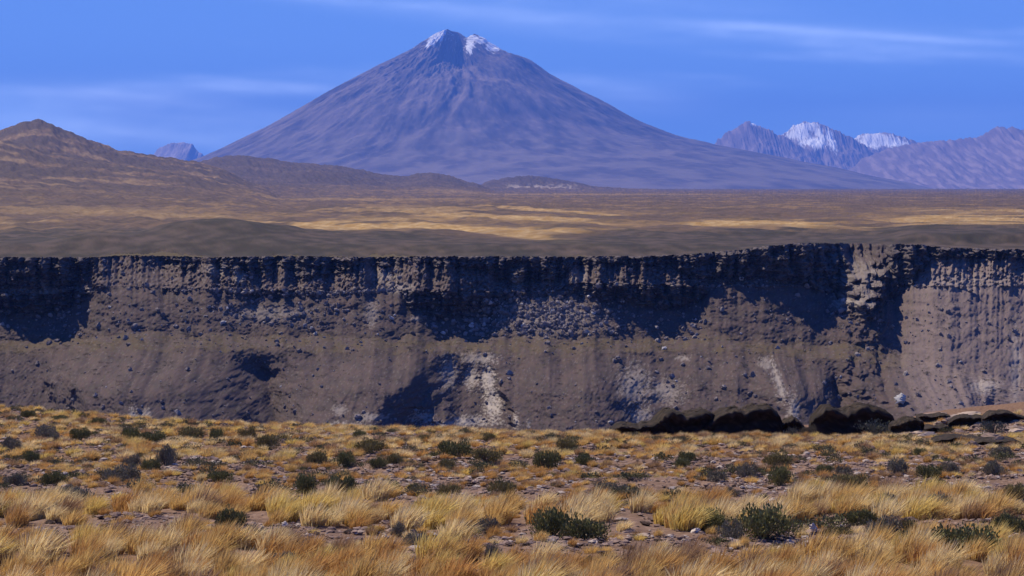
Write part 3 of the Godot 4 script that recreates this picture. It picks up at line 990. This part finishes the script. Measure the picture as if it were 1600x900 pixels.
# px of the middle, py of the foot, width and height in pixels, tone: g green, o olive, b grey
const SHRUBS := [
	[67, 688, 45, 24, "b"], [120, 689, 30, 22, "g"], [200, 690, 34, 24, "g"], [234, 696, 40, 24, "g"], [297, 687, 40, 22, "o"], [335, 688, 26, 20, "g"], [385, 688, 28, 22, "o"], [416, 702, 36, 24, "o"],
	[256, 728, 32, 36, "b"], [233, 738, 32, 22, "g"], [202, 734, 28, 24, "b"], [44, 724, 26, 24, "g"], [12, 707, 32, 28, "b"], [80, 759, 38, 24, "g"], [18, 760, 36, 22, "b"], [185, 754, 60, 26, "b"], [341, 752, 40, 18, "g"],
	[477, 773, 42, 34, "g"], [532, 774, 46, 34, "g"], [108, 788, 72, 32, "b"], [494, 728, 34, 26, "o"], [538, 730, 34, 26, "g"], [358, 824, 46, 34, "g"], [380, 848, 64, 30, "b"], [503, 820, 42, 30, "o"], [236, 899, 52, 34, "b"], [435, 890, 52, 30, "b"],
	[574, 709, 50, 26, "o"], [589, 732, 26, 18, "g"], [616, 728, 30, 20, "o"], [709, 716, 52, 30, "g"], [761, 722, 46, 22, "o"], [700, 732, 30, 16, "o"], [856, 736, 42, 34, "g"], [888, 706, 40, 24, "o"], [913, 728, 36, 22, "g"], [1068, 732, 30, 18, "g"],
	[611, 772, 28, 22, "g"], [783, 776, 48, 30, "o"], [650, 772, 28, 18, "o"], [702, 774, 36, 20, "o"], [957, 773, 54, 22, "b"], [729, 844, 46, 22, "g"], [762, 836, 34, 30, "b"], [862, 838, 70, 46, "g"], [915, 842, 78, 36, "g"], [1068, 828, 30, 26, "g"], [622, 838, 26, 22, "b"], [648, 856, 50, 26, "b"], [770, 882, 32, 34, "b"], [925, 896, 60, 30, "o"],
	[1075, 722, 28, 18, "g"], [1171, 745, 32, 24, "b"], [1220, 730, 46, 24, "o"], [1221, 758, 44, 32, "g"], [1124, 754, 30, 18, "b"], [1293, 743, 30, 18, "g"], [1322, 744, 26, 18, "b"], [1404, 741, 36, 26, "b"], [1458, 750, 42, 26, "g"], [1488, 742, 30, 22, "b"], [1556, 742, 36, 24, "b"],
	[1333, 766, 52, 28, "o"], [1308, 772, 26, 16, "o"], [1144, 777, 30, 18, "b"], [1280, 780, 36, 20, "b"], [1398, 792, 40, 24, "b"], [1472, 800, 48, 30, "b"], [1592, 782, 36, 28, "o"], [1104, 830, 78, 36, "g"], [1195, 842, 96, 54, "g"], [1144, 844, 44, 30, "b"],
	[1350, 820, 44, 28, "g"], [1386, 840, 54, 34, "b"], [1424, 834, 34, 26, "o"], [1310, 842, 50, 24, "o"], [1573, 808, 28, 22, "g"], [1583, 832, 52, 34, "g"], [1512, 868, 112, 48, "g"], [1442, 711, 28, 12, "g"], [1570, 710, 38, 14, "b"],
	[1066, 692, 26, 10, "o"], [1108, 691, 30, 9, "o"], [1196, 690, 30, 8, "o"], [760, 690, 30, 14, "o"], [660, 690, 26, 12, "o"], [560, 684, 24, 12, "g"], [150, 664, 26, 12, "g"], [40, 652, 24, 12, "g"], [90, 657, 30, 9, "g"]]

var shrub_at := []      # x, d, radius

func row_name(d: float) -> String:
	if d < 27.0: return "front grass"
	if d < 32.6: return "stony strip"
	if d < 36.6: return "tall golden belt"
	if d < 54.0: return "stony flat"
	return "far tufted part"

func build_shrubs() -> void:
	var tones := {"g": Color(0.155, 0.150, 0.060), "o": Color(0.215, 0.180, 0.072), "b": Color(0.205, 0.185, 0.125)}
	var says := {"g": "dark green", "o": "olive", "b": "grey-green"}
	var leaves := {}
	var stems := []
	for t in tones:
		leaves[t] = []
		for k in 5:
			leaves[t].append(leafy(k + 10 * (1 + tones.keys().find(t)), 2600, 0.10, 1.0, 1.0, tones[t]))
	for k in 3:
		stems.append(twigs(k, 26))
	var lm := leaf_material()
	var tm := twig_material()
	var made := {}
	for q in SHRUBS:
		var p := hit(q[0], q[1])
		var d := -p.z
		var wide: float = q[2] * d / F
		var high: float = q[3] * d / F
		shrub_at.append([p.x, d, wide * 0.5])
		var root := Node3D.new()
		root.name = numbered("shrub")
		root.position = p - Vector3(0, 0.02, 0)
		add_child(root, true)
		var k := rng.randi() % 5
		var turn := rng.randf() * TAU
		var f := put("foliage", leaves[q[4]][k], lm, root)
		var st := put("stem", stems[k % 3], tm, root)
		var b := Basis(Vector3.UP, turn).scaled(Vector3(wide * 0.55, high * 1.2, wide * 0.5))
		f.transform = Transform3D(b, Vector3.ZERO)
		st.transform = Transform3D(b, Vector3.ZERO)
		var size := "low" if q[3] < 20 else ("big" if q[2] > 60 else ("small" if q[2] < 34 else "round"))
		var key := "%s %s shrub in the %s" % [size, says[q[4]], row_name(d)]
		if not made.has(key):
			made[key] = []
		made[key].append([q[0], root])
	for key in made:
		var l: Array = made[key]
		l.sort_custom(func(a, b): return a[0] < b[0])
		for k in l.size():
			tag(l[k][1], key + (", the only one" if l.size() == 1 else ", " + nth(k) + " of its kind"), "shrub", "shrubs on the grassy bench")

# ------------------------------------------------------------------ rock ledges and stones on the bench

func ledge_mesh(k: int, wide: float, high: float, deep: float) -> ArrayMesh:
	# a blocky ledge with an overhanging front and a flat weathered top; origin at its foot
	var nu := 72
	var nv := 30
	var pos := PackedVector3Array()
	var col := PackedColorArray()
	pos.resize(nu * (nv + 1))
	col.resize(nu * (nv + 1))
	for j in nv + 1:
		var b := PI * j / nv
		for i in nu:
			var a := TAU * i / nu
			var v := Vector3(cos(a) * sin(b), cos(b), sin(a) * sin(b))
			# squarer than a ball
			var m := pow(pow(absf(v.x), 4.0) + pow(absf(v.y), 6.0) + pow(absf(v.z), 4.0), -1.0 / 4.5)
			v *= m
			var x := v.x
			var y := v.y
			var z := v.z
			# outline of the top: uneven humps along the ledge
			var hump := 0.86 + 0.13 * n3.get_noise_2d(x * 1.1 + k * 7.0, 3.0) + 0.07 * n1.get_noise_2d(x * 3.0 + k * 7.0, 6.0) - 0.30 * pow(absf(x), 3.0) - 0.10 * x * float((k % 3) - 1)
			var yy := (y + 1.0) * 0.5 * hump
			# the front is hollowed below the lip
			if z > 0.0:
				z -= 0.75 * z * smoothstep(0.97, 0.55, yy / hump) * (0.85 + 0.3 * n1.get_noise_2d(x * 1.5 + k, 8.0))
			z += 0.16 * n1.get_noise_2d(x * 3.0 + k * 3.0, yy * 3.0)
			yy += 0.05 * n1.get_noise_2d(x * 5.0 + k * 3.0, z * 5.0)
			pos[j * nu + i] = Vector3(x * wide * 0.5, yy * high / 0.85 - 0.12, z * deep * 0.5)
			var g := 0.5 + 0.5 * n1.get_noise_3d(x * 4.0 * wide / 3.0 + k, yy * 4.0, z * 4.0)
			col[j * nu + i] = blend(Color(0.026, 0.020, 0.016), Color(0.062, 0.047, 0.036), smoothstep(0.4, 0.85, g))
	return grid(nu, nv + 1, pos, col, true)

func build_outcrops() -> void:
	var m := painted(0.95)
	var list := [  # px, py foot, width px, height px, label
		[1065, 688, 96, 40, "dark overhanging rock ledge on the bench's edge, left of its taller neighbour"], [1163, 686, 112, 42, "tall rounded dark overhanging rock on the bench's edge, centre of the three"], [1338, 686, 122, 42, "dark overhanging rock with a grey bush growing before it"],
		[1000, 688, 90, 26, "low dark rock tail tapering left along the bench's edge"], [1420, 674, 46, 22, "small dark rock right of the overhang with the bush"], [1470, 676, 56, 12, "thin dark rock ledge at the foot of the right bank, near the small rock"], [1500, 690, 70, 11, "long low brown ledge across the middle of the right bank"], [1566, 694, 64, 11, "low ledge on the right bank next to the frame edge, lowest there"], [1470, 655, 60, 10, "flat ledge on the crest of the right bank, left end"], [1520, 664, 60, 14, "thin dark rock ledge high on the right stony bank"], [1572, 660, 60, 16, "dark rock ledge highest on the right bank beside the frame edge"], [1240, 678, 34, 24, "small dark rock in the gap between the two big overhangs"]]
	for k in list.size():
		var q: Array = list[k]
		var d := 86.0 if q[0] < 1400 else 80.0
		if q[0] > 1450: d = -hit(q[0], q[1]).z
		var s := side_at(q[0])
		var p := Vector3(s * d, 0, -d)
		p.y = minf(EYE - drop_at(q[1]) * d, ground_y(p.x, d - 1.2))
		var wide: float = q[2] * d / F * 1.16
		var high: float = q[3] * d / F * 1.25
		var o := put("rock_outcrop", ledge_mesh(k, wide, high, 2.1 if q[2] > 80 else 1.4), m)
		o.position = p
		o.rotation.y = 0.12 * n3.get_noise_2d(k * 3.0, 1.0)
		tag(o, q[4], "rock", "dark rocks along the bench's edge")
	# bushes at the ledges
	var lm := leaf_material()
	var tm := twig_material()
	var bushes := [[1372, 684, 66, 30, "grey-green bush in front of the rightmost big overhang", Color(0.10, 0.105, 0.075)], [1243, 688, 44, 22, "grey bush in the gap between the big overhanging rocks", Color(0.10, 0.095, 0.07)],
		[1266, 680, 30, 18, "brownish small bush left of the overhang with the grey bush", Color(0.12, 0.10, 0.055)], [1556, 672, 46, 22, "bluish grey bush under the highest ledge on the right bank", Color(0.09, 0.10, 0.085)], [1425, 688, 34, 18, "grey bush at the foot of the right stony bank", Color(0.10, 0.10, 0.07)], [1484, 668, 30, 12, "olive bush on the right stony bank", Color(0.10, 0.092, 0.04)]]
	for q in bushes:
		var d := 83.0 if q[0] < 1450 else 80.0
		var x := side_at(q[0]) * d
		var root := Node3D.new()
		root.name = numbered("ledge_bush")
		root.position = Vector3(x, minf(EYE - drop_at(q[1]) * d, ground_y(x, d) + 0.2) - 0.03, -d)
		add_child(root, true)
		var b := Basis(Vector3.UP, rng.randf() * TAU).scaled(Vector3(q[2] * d / F * 0.53, q[3] * d / F * 1.15, q[2] * d / F * 0.4))
		var f := put("foliage", leafy(60 + int(q[0]) % 20, 1300, 0.09, 1.0, 1.0, q[5]), lm, root)
		f.transform = Transform3D(b, Vector3.ZERO)
		var st := put("stem", twigs(int(q[0]) % 7, 24), tm, root)
		st.transform = Transform3D(b, Vector3.ZERO)
		tag(root, q[4], "bush", "bushes among the ledges")
		shrub_at.append([x, d, q[2] * d / F * 0.5])

func build_stones() -> void:
	# stones that stand out singly: px, py, width, height
	var list := [[30, 839, 15, 6], [108, 843, 14, 7], [145, 835, 16, 6], [164, 836, 8, 9], [290, 838, 16, 8], [250, 845, 10, 6], [442, 824, 11, 9], [123, 899, 22, 12], [736, 843, 14, 8], [793, 838, 12, 10], [808, 827, 8, 8], [985, 832, 26, 6], [1008, 840, 22, 6], [1089, 833, 18, 9], [1100, 838, 12, 7], [1274, 832, 12, 16], [1250, 822, 20, 6], [1421, 832, 8, 8], [1443, 832, 7, 7], [1345, 687, 7, 7], [1314, 686, 9, 8],
		[672, 888, 16, 10], [860, 884, 12, 8], [1427, 878, 8, 8], [445, 848, 16, 8], [560, 836, 12, 6], [600, 842, 12, 6], [700, 836, 10, 6]]
	list.sort_custom(func(a, b): return a[0] < b[0])
	var mats := [painted(0.9, Color(0.32, 0.245, 0.19)), painted(0.9, Color(0.46, 0.39, 0.32)), painted(0.9, Color(0.20, 0.142, 0.11))]
	var groups := {}
	for k in list.size():
		var q: Array = list[k]
		var p := hit(q[0], q[1])
		var d := -p.z
		var tone := k % 3
		var o := put("stone", stones[k % 8], mats[tone])
		o.position = p + Vector3(0, q[3] * d / F * 0.25, 0)
		o.rotation = Vector3(0.1 * sin(k), k * 1.7, 0.1 * cos(k))
		o.scale = Vector3(q[2] * d / F * 0.6, q[3] * d / F * 0.85, q[2] * d / F * 0.5)
		var flat := "flat" if q[2] > q[3] * 1.9 else "blocky"
		var key := "%s %s stone lying in the %s" % [flat, ["tan", "pale", "brown"][tone], row_name(d)]
		if not groups.has(key):
			groups[key] = []
		groups[key].append(o)
	for key in groups:
		for k in groups[key].size():
			tag(groups[key][k], key + (", the only one" if groups[key].size() == 1 else ", " + nth(k) + " of these"), "stone", "single stones on the bench")
	# slabs that crop out on the right bank
	var slabs := []
	for k in 28:
		var px := 1410.0 + 190.0 * ((k * 11) % 28) / 28.0 + rng.randf() * 10.0
		var py := 650.0 + 52.0 * rng.randf()
		slabs.append([px, py])
	slabs.sort_custom(func(a, b): return a[0] < b[0])
	for k in slabs.size():
		var p := hit(slabs[k][0], slabs[k][1])
		var d := -p.z
		var o := put("rock_slab", stones[(k * 3) % 8], mats[2 if k % 3 else 0])
		var w := (18.0 + 26.0 * rng.randf()) * d / F
		o.position = p + Vector3(0, 0.05, 0)
		o.rotation = Vector3(0.12, rng.randf() * 0.5 - 0.25, 0.1 * rng.randf() - 0.05)
		o.scale = Vector3(w * 0.6, 0.16 + 0.12 * rng.randf(), w * 0.4)
		tag(o, "tan rock slab cropping out of the right stony bank, " + nth(k), "rock slab", "slabs on the right bank")
	# gravel and cobbles between the plants
	var items := []
	for tries in 160000:
		var d := sqrt(rng.randf_range(21.0 * 21.0, 92.0 * 92.0))
		var x := d * rng.randf_range(-0.32, 0.32)
		var b := band(x, d)
		var bank := smoothstep(0.20, 0.22, x / d) * smoothstep(64.0, 70.0, d)
		var chance: float = maxf([0.05, 0.9, 0.10, 0.85, 0.30][b], bank * 0.8)
		if b == 3 or b == 1:
			chance *= 0.35 + 0.9 * smoothstep(-0.3, 0.3, n1.get_noise_2d(x * 0.3, d * 0.3))
		if rng.randf() > chance:
			continue
		var z := 0.018 + 0.07 * pow(rng.randf(), 3.5)
		if d > 45.0: z *= 1.15
		if bank > 0.5: z *= 1.5
		var c := Color(0.22, 0.148, 0.115).lerp(Color(0.40, 0.29, 0.232), rng.randf())
		if rng.randf() < 0.16: c = Color(0.52, 0.44, 0.37)
		if rng.randf() < 0.12: c = Color(0.10, 0.068, 0.052)
		items.append([rng.randi() % 8, turned(Vector3(x, ground_y(x, d) + z * 0.25, -d), Vector3(z * 1.3, z * 0.6, z), false), c])
	scatter("gravel", stones, rock_mat, items, "pinkish gravel and cobbles strewn between the grass tufts", "gravel")

func build_low_scrub() -> void:
	var items := []
	for tries in 2600:
		var d := sqrt(rng.randf_range(27.0 * 27.0, 91.0 * 91.0))
		var x := d * rng.randf_range(-0.31, 0.31)
		var b := band(x, d)
		if rng.randf() > [0.0, 0.25, 0.06, 0.5, 0.55][b] * (0.25 + 1.5 * smoothstep(-0.2, 0.4, n1.get_noise_2d(x * 0.12 + 70.0, d * 0.12))):
			continue
		if d > 84.0 and x / d > 0.045:
			continue
		var z := 0.14 + 0.26 * pow(rng.randf(), 2.0)
		var c := Color(0.115, 0.115, 0.05).lerp(Color(0.19, 0.165, 0.085), rng.randf())
		items.append([rng.randi() % 4, turned(Vector3(x, ground_y(x, d) - 0.02, -d), Vector3(z, z * 0.85, z)), c])
	var clumps := []
	for k in 4:
		clumps.append(leafy(k + 80, 420, 0.14, 1.0, 1.0))
	scatter("low_scrub", clumps, leaf_material(), items, "small dark cushion plants scattered between tufts and gravel on the bench", "scrub")

# ------------------------------------------------------------------ bunchgrass

func tuft(k: int, count: int, tall: bool) -> ArrayMesh:
	# a tussock of radius about 0.5 and height 1: arching blades from a tight base
	var r := RandomNumberGenerator.new()
	r.seed = 900 + k
	var pos := PackedVector3Array()
	var nor := PackedVector3Array()
	var col := PackedColorArray()
	var idx := PackedInt32Array()
	for q in count:
		var a := r.randf() * TAU
		var spread := sqrt(r.randf())
		var root := Vector3(cos(a), 0, sin(a)) * (0.30 if tall else 0.26) * spread
		var lean := (0.06 + 0.42 * spread * spread) if tall else (0.10 + 0.55 * spread)
		var ln := (0.55 + 0.5 * r.randf()) * (1.0 - 0.25 * spread * spread) if tall else (0.6 + 0.4 * r.randf()) * (1.0 - 0.28 * spread)
		var a2 := a + r.randfn() * 0.5
		var out := Vector3(cos(a2), 0, sin(a2))
		var wind := Vector3(0.22 if tall else 0.08, 0, 0.03) * (0.6 + 0.8 * r.randf())
		var p1 := root + (out * lean * 0.42 + Vector3(0, 0.55, 0)) * ln + wind * 0.25
		var p2 := root + (out * lean * 1.0 + Vector3(0, 0.98 - 0.9 * lean * lean, 0)) * ln + wind
		var side := out.cross(Vector3.UP).rotated(Vector3.UP, r.randfn() * 0.9).normalized()
		var w := 0.0085 + 0.006 * r.randf()
		var n := side.cross(p2 - root).normalized()
		var tone := 0.65 + 0.7 * r.randf()
		var c := Color(tone, tone, tone)
		var z := r.randf()
		if z < 0.16: c = Color(tone * 0.62, tone * 0.52, tone * 0.45)
		elif z < 0.34: c = Color(tone * 1.15, tone * 1.25, tone * 1.5)
		var o := pos.size()
		for v in [root - side * w, root + side * w, p1 - side * w * 0.9, p1 + side * w * 0.9, p2]:
			pos.append(v)
			nor.append(n)
			col.append(c)
		for e in [0, 2, 1, 1, 2, 3, 2, 4, 3]:
			idx.append(o + e)
	var arr := []
	arr.resize(Mesh.ARRAY_MAX)
	arr[Mesh.ARRAY_VERTEX] = pos
	arr[Mesh.ARRAY_NORMAL] = nor
	arr[Mesh.ARRAY_COLOR] = col
	arr[Mesh.ARRAY_INDEX] = idx
	var m := ArrayMesh.new()
	m.add_surface_from_arrays(Mesh.PRIMITIVE_TRIANGLES, arr)
	return m

func grass_material(c: Color) -> StandardMaterial3D:
	var m := painted(0.75, c)
	m.backlight_enabled = true
	m.backlight = Color(0.85, 0.85, 0.85)
	return m

func build_grass() -> void:
	var tones := [Color(0.66, 0.45, 0.165), Color(0.76, 0.60, 0.31), Color(0.56, 0.33, 0.115), Color(0.70, 0.53, 0.175), Color(0.37, 0.235, 0.13)]
	var says := ["golden", "pale straw", "orange-brown", "yellow", "brown"]
	var share := [[0.34, 0.22, 0.26, 0.08, 0.10], [0.2, 0.2, 0.3, 0.1, 0.2], [0.30, 0.40, 0.08, 0.17, 0.05], [0.22, 0.10, 0.42, 0.04, 0.22], [0.26, 0.30, 0.20, 0.08, 0.16]]
	var meshes := []
	for k in 6: meshes.append(tuft(k, 300, true))
	for k in 6: meshes.append(tuft(20 + k, 280, false))
	var mats := []
	for c in tones: mats.append(grass_material(c))
	var all := []
	var d := 20.5
	while d < 96.0:
		var cell := 0.50 if d < 41.0 else (0.42 if d < 52.0 else 0.48)
		var half := 0.325 * d
		var x := -half
		while x < half:
			var xx := x + rng.randf_range(-0.5, 0.5) * cell
			var dd := d + rng.randf_range(-0.5, 0.5) * cell
			x += cell
			var b := band(xx, dd)
			var px := 800.0 + xx / dd * F
			var thick: float = [0.90, 0.42, 0.82, 0.55, 0.60][b]
			var patch := n1.get_noise_2d(xx * 0.22 + 5.0, dd * 0.22)
			if b == 3: thick *= smoothstep(-0.15, 0.35, patch) * 1.7 + 0.15
			if b == 4: thick *= smoothstep(-0.45, 0.1, patch)
			if b == 2: thick *= smoothstep(-0.6, -0.15, patch)
			if px > 1410.0 and dd > 68.0: thick = 0.34
			if px > 950.0 and px < 1430.0 and dd > 84.0 and dd < 90.0: thick = 0.0
			if dd > 90.0 and px < 950.0: thick *= 0.5
			if rng.randf() > thick:
				continue
			var blocked := false
			for s in shrub_at:
				if absf(s[1] - dd) < 1.6 and Vector2(xx - s[0], dd - s[1]).length() < s[2] * 0.85:
					blocked = true
					break
			if blocked:
				continue
			var tall := b == 0 or b == 2 or (b == 1 and rng.randf() < 0.3) or (b != 1 and rng.randf() < 0.12)
			var high: float = [rng.randf_range(0.30, 0.54), rng.randf_range(0.12, 0.26), rng.randf_range(0.32, 0.60), rng.randf_range(0.14, 0.28), rng.randf_range(0.20, 0.40)][b]
			var wide := high * rng.randf_range(0.9, 1.35) * (1.05 if tall else (1.25 if b == 4 else 1.1))
			var z := rng.randf()
			var tone := 0
			while tone < 4 and z > share[b][tone]:
				z -= share[b][tone]
				tone += 1
			var kind := (rng.randi() % 6) + (0 if tall else 6)
			var t := Transform3D(Basis(Vector3.UP, rng.randf_range(-0.5, 0.5)).scaled(Vector3(wide, high, wide)), Vector3(xx, ground_y(xx, dd) - 0.02, -dd))
			var py := py_of((EYE - t.origin.y) / dd)
			var seen := px > 10.0 and px < 1590.0 and py < 899.0
			all.append([high / dd * (1.0 if seen else 0.0), kind, t, tone, b, px, high])
		d += cell
	all.sort_custom(func(p, q): return p[0] > q[0])
	# the 300 that show largest stand singly
	var kinds := {}
	var singles := mini(300, all.size())
	for k in singles:
		var q: Array = all[k]
		var o := put("grass_tussock", meshes[q[1]], mats[q[3]])
		o.transform = q[2]
		var size := "tall" if q[6] > 0.49 else ("middling" if q[6] > 0.42 else "short")
		var key := "%s %s bunchgrass tussock in the %s" % [size, says[q[3]], ["front grass", "stony strip", "tall golden belt", "stony flat", "far tufted part"][q[4]]]
		if not kinds.has(key):
			kinds[key] = []
		kinds[key].append([q[5], o])
	for key in kinds:
		var l: Array = kinds[key]
		l.sort_custom(func(p, q): return p[0] < q[0])
		for k in l.size():
			tag(l[k][1], key + (", the only one" if l.size() == 1 else ", " + nth(k)), "grass tussock", "bunchgrass tussocks standing largest on the bench")
	var rest := []
	for k in range(singles, all.size()):
		var q: Array = all[k]
		var c: Color = tones[q[3]]
		var v := rng.randf_range(0.85, 1.15)
		rest.append([q[1], q[2], Color(c.r * v, c.g * v, c.b * v)])
	scatter("grass", meshes, grass_material(Color.WHITE), rest, "dry golden bunchgrass covering the rest of the near bench", "grass")
	print("tussocks ", all.size())
